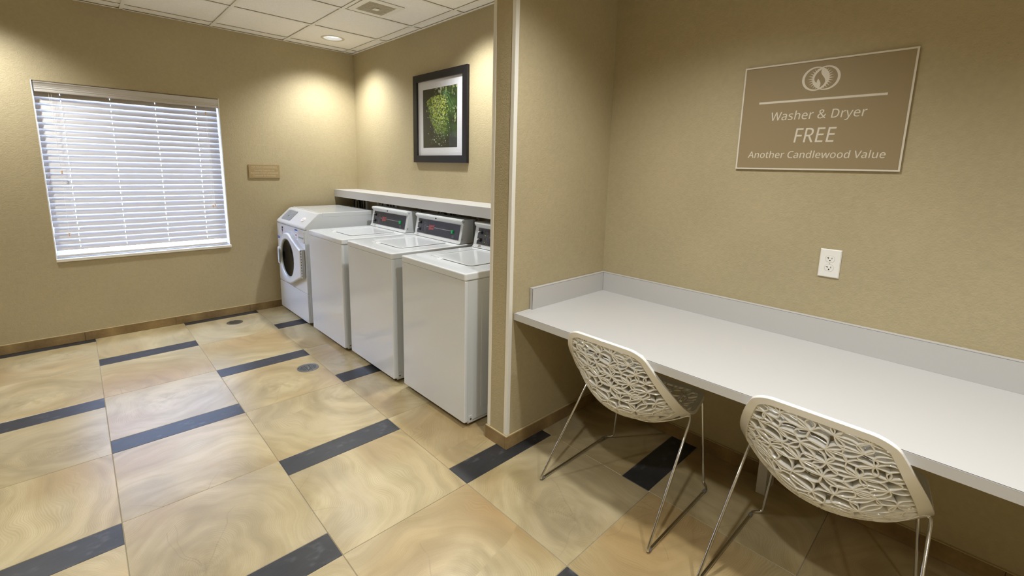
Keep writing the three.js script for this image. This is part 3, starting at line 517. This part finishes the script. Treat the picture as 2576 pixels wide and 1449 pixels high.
  mesh('drawer_lip', box(-0.012, -0.003, 0.828, 0.834, 0.24, 0.356, 0.002), enamel, dr);
  // sloping control panel
  const sl = Math.atan2(1.036 - 0.925, 0.125 - 0.006), onSlope = (g, u, z, out = 0.0004) => g.rotateX(-Math.PI / 2).rotateY(-Math.PI / 2).rotateZ(sl).translate(0.006 + u * Math.cos(sl) - out * Math.sin(sl), 0.925 + u * Math.sin(sl) + out * Math.cos(sl), z);
  const plate = (w2, h2, r, dep) => new THREE.ExtrudeGeometry(roundRect(w2, h2, r), { depth: dep, bevelEnabled: false, curveSegments: 8 });
  mesh('control_panel', onSlope(plate(0.25, 0.118, 0.014, 0.0022), 0.083, -0.185), std(0x8d9092, 0.4), t);
  const print = canvasTex(512, 256, (g, W, h) => {
    g.fillStyle = '#8d9194'; g.fillRect(0, 0, W, h); g.fillStyle = '#d4d6d6'; for (let i = 0; i < 4; i++) for (let j = 0; j < 2; j++) { g.fillRect(210 + i * 42, 34 + j * 44, 18, 8); g.fillStyle = '#55585a'; g.fillRect(210 + i * 42, 48 + j * 44, 18, 6); g.fillStyle = '#d4d6d6'; }
    g.fillStyle = '#4a3d2c'; g.fillRect(212, 130, 50, 44); g.fillStyle = '#d4d6d6'; g.fillRect(320, 128, 30, 9); g.fillRect(320, 168, 30, 9); for (let i = 0; i < 4; i++) g.fillRect(26, 40 + i * 46, 36, 7); g.fillStyle = '#2f9c62'; g.fillRect(88, 26, 26, 18); g.fillRect(468, 84, 22, 18);
  });
  mesh('control_print', onSlope(new THREE.PlaneGeometry(0.226, 0.1), 0.083, -0.185, 0.0032), new THREE.MeshStandardMaterial({ map: print, roughness: 0.4 }), t);
  const el = new THREE.Shape(); el.absellipse(0, 0, 0.036, 0.024, 0, Math.PI * 2);
  const badge = mesh('badge', onSlope(new THREE.ExtrudeGeometry(el, { depth: 0.003, bevelEnabled: true, bevelSize: 0.001, bevelThickness: 0.001, bevelSegments: 2, curveSegments: 24 }), 0.072, 0.205), vinyl, t);
  const bt = canvasTex(256, 128, (g, W, h) => { g.fillStyle = '#eeede9'; g.fillRect(0, 0, W, h); g.fillStyle = '#c8342c'; g.textAlign = 'center'; g.font = 'bold italic 58px serif'; g.fillText('Speed', W / 2 - 6, 62, 150); g.fillText('Queen', W / 2 + 6, 106, 150); });
  mesh('badge_print', onSlope(new THREE.PlaneGeometry(0.048, 0.026), 0.072, 0.205, 0.0052), new THREE.MeshStandardMaterial({ map: bt, roughness: 0.4 }), badge);
  // stickers
  const sticker = (name, y0, y1, z0, z1, draw) => mesh(name, zy(new THREE.PlaneGeometry(z1 - z0, y1 - y0).translate((z0 + z1) / 2, (y0 + y1) / 2, 0)).translate(-0.0003, 0, 0), new THREE.MeshStandardMaterial({ map: canvasTex(128, 128, draw), roughness: 0.5 }), t);
  sticker('energy_sticker', 0.815, 0.872, -0.235, -0.195, (g, W, h) => { g.fillStyle = '#d9dbe0'; g.fillRect(0, 0, W, h); g.fillStyle = '#26262a'; g.fillRect(0, 0, W, 46); g.fillRect(18, 58, 66, 60); g.fillStyle = '#b23a3a'; g.fillRect(86, 50, 30, 40); g.fillStyle = '#37508c'; g.fillRect(0, 46, 22, 40); });
  sticker('warning_sticker', 0.79, 0.885, 0.13, 0.205, (g, W, h) => { g.fillStyle = '#e6e7ea'; g.fillRect(0, 0, W, h); g.fillStyle = '#2a55b4'; g.fillRect(0, 0, W, 20); g.fillStyle = '#8a8c94'; for (let i = 0; i < 4; i++) g.fillRect(12, 30 + i * 6, 100, 2); g.fillStyle = '#38445c'; g.fillRect(28, 62, 24, 24); g.fillStyle = '#c03434'; g.fillRect(70, 60, 26, 26); g.fillStyle = '#8a8c94'; for (let i = 0; i < 4; i++) g.fillRect(20, 96 + i * 7, 90, 3); });
  sticker('blue_sticker', 0.742, 0.764, -0.375, -0.305, (g, W, h) => { g.fillStyle = '#2f62b8'; g.fillRect(0, 0, W, h); g.fillStyle = '#b9c8ea'; for (let i = 0; i < 6; i++) g.fillRect(8 + i * 20, 40, 10, 46); });
  mesh('kick_flange', box(0.03, 0.66, 0.016, 0.033, -w + 0.01, w - 0.01, 0.002), std(0x54504e, 0.6), t);
  for (const x of [0.07, 0.6]) for (const q of [-1, 1]) mesh('foot', cyl(0.018, 0.02, 'y', 0.022, 16).translate(x, 0.01, q * 0.3), darkPlastic, t);
}

// ---------- white laminate desk ----------
{
  const t = thing('laundry_desk', 'long white laminate counter with raised back edge along the wall under the sign', 'desk'), x0 = -0.769, z0 = 3.395, z1 = 5.85, y1 = 0.754, y0 = 0.719;
  mesh('desktop', box(x0 + 0.0022, -0.0005, y0 + 0.002, y1, z0, z1, 0.0006), laminate, t);
  mesh('edge_band', box(x0, x0 + 0.002, y0, y1 - 0.0012, z0 + 0.0005, z1, 0.0004), laminate, t);
  mesh('edge_seam', box(x0 + 0.0009, x0 + 0.0024, y1 - 0.0014, y1 - 0.0003, z0 + 0.0005, z1), seam, t);
  mesh('backsplash', box(-0.0205, -0.0006, y1, 0.866, z0 + 0.0205, z1, 0.0006), laminate, t);
  mesh('backsplash_cap', box(-0.0205, -0.0006, 0.867, 0.8705, z0 + 0.0205, z1, 0.0006), laminate, t);
  mesh('backsplash_seam', box(-0.0200, -0.0008, 0.8655, 0.8675, z0 + 0.0205, z1), seam, t);
  mesh('side_splash', box(-0.653, -0.021, y1, 0.866, z0, z0 + 0.02, 0.0006), laminate, t);
  mesh('side_splash_cap', box(-0.654, -0.0006, 0.867, 0.8705, z0, z0 + 0.02, 0.0006), laminate, t);
  mesh('side_splash_seam', box(-0.6535, -0.0008, 0.8655, 0.8675, z0 + 0.0002, z0 + 0.0196), seam, t);
  mesh('end_cap', box(-0.6548, -0.6535, y1, 0.8665, z0 + 0.002, z0 + 0.019), laminate, t);
  mesh('end_seam', box(-0.6540, -0.6525, y1, 0.8665, z0 + 0.0185, z0 + 0.0203), seam, t);
  mesh('support_leg', box(-0.14, -0.0125, 0.0005, y0 + 0.001, 4.427, 4.467, 0.001), laminate, t);
  mesh('wall_cleat', box(-0.66, -0.02, y0 - 0.036, y0 + 0.001, z0 + 0.0005, z0 + 0.019, 0.002), laminate, t);
}
// ---------- wall outlet ----------
{
  const t = thing('wall_outlet', 'white double wall outlet above the desk', 'outlet', [0, 1.1155, 4.564]), w = 0.078, h = 0.123;
  const onWall = (g) => g.rotateY(-Math.PI / 2);
  const face = (r, k, y) => { const A = Math.asin(k / r), p = []; for (const m of [0, Math.PI]) for (let i = 0; i <= 14; i++) { const a = m - A + 2 * A * i / 14; p.push(new THREE.Vector2(r * Math.cos(a), y + r * Math.sin(a))); } return p; };
  const p = [[w / 2, h / 2, 0], [w / 2, h / 2, 0.0025], [w / 2 - 0.0035, h / 2 - 0.0035, 0.0065]], pos = [], ring = (k) => [[-1, -1], [1, -1], [1, 1], [-1, 1]].map(([a, b]) => [-0.0005 - p[k][2], b * p[k][1], a * p[k][0]]);
  for (let k = 0; k < 2; k++) { const A = ring(k), B = ring(k + 1); for (let i = 0; i < 4; i++) { const j = (i + 1) % 4; pos.push(...A[i], ...A[j], ...B[i], ...A[j], ...B[j], ...B[i]); } }
  { const A = ring(2); pos.push(...A[0], ...A[1], ...A[2], ...A[0], ...A[2], ...A[3]); }
  const plate = new THREE.BufferGeometry(); plate.setAttribute('position', new THREE.Float32BufferAttribute(pos, 3)); plate.computeVertexNormals();
  mesh('cover_plate', plate, vinyl, t);
  for (const q of [-1, 1]) {
    const f = new THREE.Shape(face(0.0166, 0.0137, 0));
    mesh('socket_gap', onWall(new THREE.ExtrudeGeometry(new THREE.Shape(face(0.0171, 0.0142, 0)), { depth: 0.0003, bevelEnabled: false })).translate(-0.0069, q * 0.0195, 0), std(0x77736a, 0.7), t);
    const o = mesh('socket', onWall(new THREE.ExtrudeGeometry(f, { depth: 0.0062, bevelEnabled: true, bevelSize: 0.0004, bevelThickness: 0.0005, bevelOffset: -0.0004, bevelSegments: 1, curveSegments: 14 })).translate(-0.001, q * 0.0195, 0), vinyl, t);
    const slot = (z, y, a, b) => mesh('slot', box(-0.0083, -0.0075, y + q * 0.0195 - b / 2, y + q * 0.0195 + b / 2, z - a / 2, z + a / 2), darkPlastic, o);
    slot(-0.0063, 0.0035, 0.0018, 0.0078); slot(-0.0092, 0.004, 0.0052, 0.0018); slot(0.0065, 0.0035, 0.0018, 0.0066);
    mesh('ground_hole', cyl(0.0026, 0.001, 'x', 0.0026, 14).translate(-0.0078, q * 0.0195 - 0.0065, 0), darkPlastic, o);
  }
  const sc = mesh('screw', cyl(0.0028, 0.0015, 'x', 0.0028, 14).translate(-0.0072, 0, 0), vinyl, t); mesh('screw_slot', new THREE.BoxGeometry(0.0004, 0.0008, 0.005).rotateX(0.8).translate(-0.0081, 0, 0), seam, sc);
}
// ---------- floor drains ----------
for (const [label, x, z, r] of [['smaller round floor drain near the skirting below the plaque', -1.378, 0.272, 0.066], ['larger round floor drain with rim screws in front of the middle washer', -1.225, 1.7, 0.074]]) {
  const t = thing('floor_drain', label, 'drain', [x, 0, z]);
  const s = new THREE.Shape(); s.absarc(0, 0, r, 0, Math.PI * 2); const hole = new THREE.Path(); hole.absarc(0, 0, r * 0.76, 0, Math.PI * 2, true); s.holes.push(hole);
  mesh('rim', new THREE.ExtrudeGeometry(s, { depth: 0.0015, bevelEnabled: true, bevelSize: 0.0008, bevelThickness: 0.0008, bevelOffset: -0.0008, bevelSegments: 2, curveSegments: 28 }).rotateX(-Math.PI / 2).translate(0, 0.0006, 0), steel, t);
  mesh('sump', new THREE.CircleGeometry(r * 0.78, 32).rotateX(-Math.PI / 2).translate(0, 0.0007, 0), std(0x0a0a0a, 0.9), t);
  for (let i = -5; i <= 5; i++) { const u = i * r * 0.132, L = Math.sqrt(Math.max(0, (r * 0.77) ** 2 - u * u)); mesh('bar', box(u - r * 0.038, u + r * 0.038, 0.0009, 0.0026, -L, L), steel, t); }
  for (let i = -2; i <= 2; i++) { const u = i * r * 0.3, L = Math.sqrt(Math.max(0, (r * 0.77) ** 2 - u * u)); mesh('cross_bar', box(-L, L, 0.0008, 0.0024, u - r * 0.03, u + r * 0.03), steel, t); }
  for (let i = 0; i < 8; i++) { const a = i * Math.PI / 4 + 0.3; mesh('screw', cyl(0.0042, 0.0012, 'y', 0.0046, 12).translate(Math.cos(a) * r * 0.87, 0.0036, Math.sin(a) * r * 0.87), chrome, t); }
  if (r > 0.07) mesh('lift_bar', box(-0.004, 0.004, 0.002, 0.0045, -0.018, 0.018, 0.001), chrome, t);
}

// ---------- moulded lattice chairs on chrome sled frames ----------
// local axes: x forward (to the desk), y up, z across; origin on the floor midway between the rear feet
const TT = [0, 0.06, 0.2, 0.4, 0.55, 0.68, 0.82, 0.92, 1];
const CX = [0.030, 0.038, 0.060, 0.096, 0.138, 0.218, 0.372, 0.500, 0.590], CY = [0.790, 0.752, 0.664, 0.535, 0.448, 0.396, 0.399, 0.425, 0.448];
const EX = [0.040, 0.056, 0.100, 0.185, 0.268, 0.365, 0.460, 0.535, 0.592], EY = [0.784, 0.750, 0.682, 0.590, 0.520, 0.462, 0.456, 0.460, 0.458];
const WW = [0.176, 0.196, 0.228, 0.262, 0.276, 0.274, 0.258, 0.240, 0.212], LEN = 1.0;
function along(A, t) {                                           // smooth curve through a table
  let i = 0; while (i < TT.length - 2 && t > TT[i + 1]) i++;
  const h = TT[i + 1] - TT[i], u = Math.min(1, Math.max(0, (t - TT[i]) / h));
  const sl = (k) => k <= 0 ? (A[1] - A[0]) / (TT[1] - TT[0]) : k >= TT.length - 1 ? (A[k] - A[k - 1]) / (TT[k] - TT[k - 1]) : (A[k + 1] - A[k - 1]) / (TT[k + 1] - TT[k - 1]);
  const u2 = u * u, u3 = u2 * u;
  return (2 * u3 - 3 * u2 + 1) * A[i] + (u3 - 2 * u2 + u) * h * sl(i) + (-2 * u3 + 3 * u2) * A[i + 1] + (u3 - u2) * h * sl(i + 1);
}
function shell(s, t) { const k = Math.abs(s) ** 2.1, cx = along(CX, t), cy = along(CY, t); return new THREE.Vector3(cx + (along(EX, t) - cx) * k, cy + (along(EY, t) - cy) * k, along(WW, t) * s); }
function shellNormal(s, t) {
  const e = 1e-3, a = shell(s, Math.min(1, t + e)).sub(shell(s, Math.max(0, t - e))), b = shell(Math.min(1, s + e), t).sub(shell(Math.max(-1, s - e), t));
  return a.cross(b).normalize();                                 // away from the sitter
}
function ribbon(path, width, out, inn, closed = false) {         // bar of oblong section laid along a path on the shell
  const n = path.length, pos = [], idx = [], wAt = typeof width === 'function' ? width : () => width;
  const pts = path.map(([s, t]) => shell(s, t)), nor = path.map(([s, t]) => shellNormal(s, t));
  for (let i = 0; i < n; i++) {
    const a = closed ? (i + n - 1) % n : Math.max(0, i - 1), b = closed ? (i + 1) % n : Math.min(n - 1, i + 1);
    const T = pts[b].clone().sub(pts[a]).normalize(), B = nor[i].clone().cross(T).normalize(), w = wAt(path[i], i / n) / 2, c = Math.min(0.0012, w * 0.5);
    for (const [u, v] of [[-w, out - c], [-w + c, out], [w - c, out], [w, out - c], [w, -inn + c], [w - c, -inn], [-w + c, -inn], [-w, -inn + c]]) pos.push(pts[i].x + B.x * u + nor[i].x * v, pts[i].y + B.y * u + nor[i].y * v, pts[i].z + B.z * u + nor[i].z * v);
  }
  const m = closed ? n : n - 1;
  for (let i = 0; i < m; i++) for (let k = 0; k < 8; k++) { const a = i * 8 + k, b = i * 8 + (k + 1) % 8, c = ((i + 1) % n) * 8 + k, d = ((i + 1) % n) * 8 + (k + 1) % 8; idx.push(a, c, b, b, c, d); }
  if (!closed) for (const [o, f] of [[0, 1], [(n - 1) * 8, 0]]) for (let k = 1; k < 7; k++) f ? idx.push(o, o + k, o + k + 1) : idx.push(o, o + k + 1, o + k);
  const g = new THREE.BufferGeometry(); g.setAttribute('position', new THREE.Float32BufferAttribute(pos, 3)); g.setIndex(idx);
  return g;
}
function finish(list, angle = 0.7) {
  const pos = []; for (const g of list) { const q = g.toNonIndexed().attributes.position.array; for (let i = 0; i < q.length; i++) pos.push(q[i]); }
  const g = new THREE.BufferGeometry(); g.setAttribute('position', new THREE.Float32BufferAttribute(pos, 3)); g.computeVertexNormals();
  return toCreasedNormals(g, angle);
}
const bandT = (s) => 0.735 - 0.165 * (s / 0.93) ** 2;            // lower edge of the back, dipping under the seat
function lattice(inside, anchors, spacing, width, depth, salt) {
  const keep = seed; seed = salt;
  const at = (a, b) => [a / along(WW, b / LEN), b / LEN], pts = [];
  for (const [s, t] of anchors) pts.push([s * along(WW, t), t * LEN, true]);
  let miss = 0;
  while (miss < 2500) {
    const t = rnd(), s = rr(-1, 1); if (!inside(s, t)) { miss++; continue; }
    const a = s * along(WW, t), b = t * LEN;
    if (pts.some((p) => (p[0] - a) ** 2 + (p[1] - b) ** 2 < (spacing * (p[2] ? 0.62 : 1)) ** 2)) { miss++; continue; }
    pts.push([a, b, false]); miss = 0;
  }
  const out = [];
  for (let i = 0; i < pts.length; i++) for (let j = i + 1; j < pts.length; j++) {
    const p = pts[i], q = pts[j], d2 = (p[0] - q[0]) ** 2 + (p[1] - q[1]) ** 2;
    if (d2 > (spacing * 2.4) ** 2 || (p[2] && q[2])) continue;
    const mx = (p[0] + q[0]) / 2, my = (p[1] + q[1]) / 2;
    if (pts.some((r, k) => k !== i && k !== j && (r[0] - mx) ** 2 + (r[1] - my) ** 2 < d2 * 0.235)) continue;
    const L = Math.sqrt(d2), nx = -(q[1] - p[1]) / L, ny = (q[0] - p[0]) / L;
    const sides = rnd() < 0.78 ? [1, -1] : [rnd() < 0.5 ? 1 : -1];
    for (const sd of sides) {
      const h = sd * L * rr(0.2, 0.42), sk = rr(-0.12, 0.12), path = [];
      for (let k = 0; k <= 9; k++) { const u = k / 9, bow = Math.sin(Math.PI * u) * (1 + sk * Math.sin(2 * Math.PI * u)); path.push(at(p[0] + (q[0] - p[0]) * u + nx * h * bow, p[1] + (q[1] - p[1]) * u + ny * h * bow)); }
      if (path.every(([s, t]) => Math.abs(s) <= 0.985 && t > 0.012 && t < 0.99)) out.push(ribbon(path, rr(width, width * 1.35), -0.0006, depth * rr(0.85, 1.1)));
    }
  }
  seed = keep; return finish(out, 0.9);
}
const rimW = ([s, t]) => t < 0.06 ? 0.026 : t < 0.62 ? 0.026 + 0.018 * (t - 0.06) / 0.56 : t < 0.72 ? 0.044 - 0.016 * (t - 0.62) / 0.1 : 0.028;
function outline() {                                             // middle line of the rim, once round the shell with rounded corners
  const half = [], e = (t, w) => 1 - w / 2 / along(WW, t);
  const rc = 0.045;                                              // corner radius in metres
  const t0 = 0.013, t1 = 0.986;
  for (let k = 0; k <= 10; k++) half.push([(e(0.02, 0.026) - rc / along(WW, 0.02)) * k / 10, t0]);
  for (let k = 1; k <= 8; k++) { const a = k / 8 * Math.PI / 2, t = t0 + rc / LEN * (1 - Math.cos(a)); half.push([e(t, rimW([0, t])) - rc / along(WW, t) * (1 - Math.sin(a)), t]); }
  for (let k = 1; k <= 46; k++) { const t = t0 + rc + (t1 - 0.05 - t0 - rc) * k / 46; half.push([e(t, rimW([0, t])), t]); }
  for (let k = 1; k <= 8; k++) { const a = k / 8 * Math.PI / 2, t = t1 - 0.05 * (1 - Math.sin(a)); half.push([e(t, 0.028) - 0.05 / along(WW, t) * (1 - Math.cos(a)), t]); }
  const last = half[half.length - 1][0]; for (let k = 1; k <= 10; k++) half.push([last * (1 - k / 10), t1]);
  const other = half.slice(1, -1).reverse().map(([s, t]) => [-s, t]);
  return half.concat(other);
}
function makeChair() {
  const t = new THREE.Group(), rimPath = outline();
  const band = []; for (let k = 0; k <= 44; k++) { const s = -0.93 + 1.86 * k / 44; band.push([s, bandT(s)]); }
  const cheek = (q) => { const p = []; for (let k = 0; k <= 16; k++) { const u = k / 16, s = 0.56 + 0.37 * u ** 0.8, tt = bandT(0.56) + 0.012 + (0.855 - bandT(0.56)) * u ** 1.15; p.push([q * s, tt]); } return p; };
  const rim = mesh('shell_frame', finish([ribbon(rimPath, rimW, 0.0025, 0.0115, true), ribbon(band, ([s]) => 0.026 + 0.022 * s * s, 0.0025, 0.008)]), plastic, t);
  mesh('seat_edge', finish([ribbon(cheek(1), 0.022, 0.002, 0.007), ribbon(cheek(-1), 0.022, 0.002, 0.007)]), plastic, t);
  const edge = (s, tt) => Math.abs(s) < 1 - 0.036 / along(WW, tt);
  const anchorsBack = rimPath.filter(([s, tt], i) => tt < 0.6 && i % 4 === 0).concat(band.filter((p, i) => i % 4 === 0));
  const anchorsSeat = rimPath.filter(([s, tt], i) => tt > 0.85 && i % 4 === 0).concat(band.filter(([s], i) => i % 4 === 2 && Math.abs(s) < 0.56), cheek(1).filter((p, i) => i % 4 === 0), cheek(-1).filter((p, i) => i % 4 === 0));
  mesh('back_lattice', lattice((s, tt) => tt > 0.045 && edge(s, tt) && tt < bandT(s) - 0.028, anchorsBack, 0.061, 0.0030, 0.026, 4242), plastic, t);
  mesh('seat_lattice', lattice((s, tt) => tt < 0.955 && edge(s, tt) && tt > bandT(s) + 0.03 && (Math.abs(s) < 0.56 || tt > bandT(0.56) + (0.855 - bandT(0.56)) * ((Math.abs(s) - 0.56) / 0.37) ** 1.4 + 0.03), anchorsSeat, 0.06, 0.0045, 0.009, 999), plastic, t);
  for (const q of [1, -1]) {
    const leg = mesh('sled_leg', pathTube([[0.262, 0.3765, 0], [0.265, 0.381, q * 0.10], [0.305, 0.412, q * 0.19], [0.352, 0.458, q * 0.266], [0, 0.008, q * 0.287], [0.552, 0.008, q * 0.287], [0.578, 0.008, q * 0.258], [0.566, 0.437, q * 0.218], [0.5, 0.415, q * 0.15], [0.485, 0.402, 0]], [0.05, 0.07, 0.03, 0.022, 0.02, 0.022, 0.035, 0.05, 0.05], 0.0059, 12, 7), chrome, t);
    mesh('glide', [cyl(0.0075, 0.016, 'x', 0.0075, 14).translate(0.02, 0.0082, q * 0.287), cyl(0.0075, 0.016, 'x', 0.0075, 14).translate(0.52, 0.0082, q * 0.287)], std(0x6c6860, 0.5), leg);
  }
  return t;
}
{
  const chair = makeChair(), second = chair.clone();
  for (const [c, x, z, turn, label] of [[chair, -0.853, 3.978, 0, 'white lattice shell chair at the desk nearer to the partition'], [second, -0.852, 4.745, -0.02, 'white lattice shell chair at the desk nearer to the viewer, cut by the frame']]) {
    c.name = numbered('lattice_chair'); c.position.set(x, 0, z); c.rotation.y = turn; c.userData = { label, category: 'chair', group: 'white lattice chairs tucked at the desk' }; scene.add(c);
  }
}
renderer.render(scene, camera);
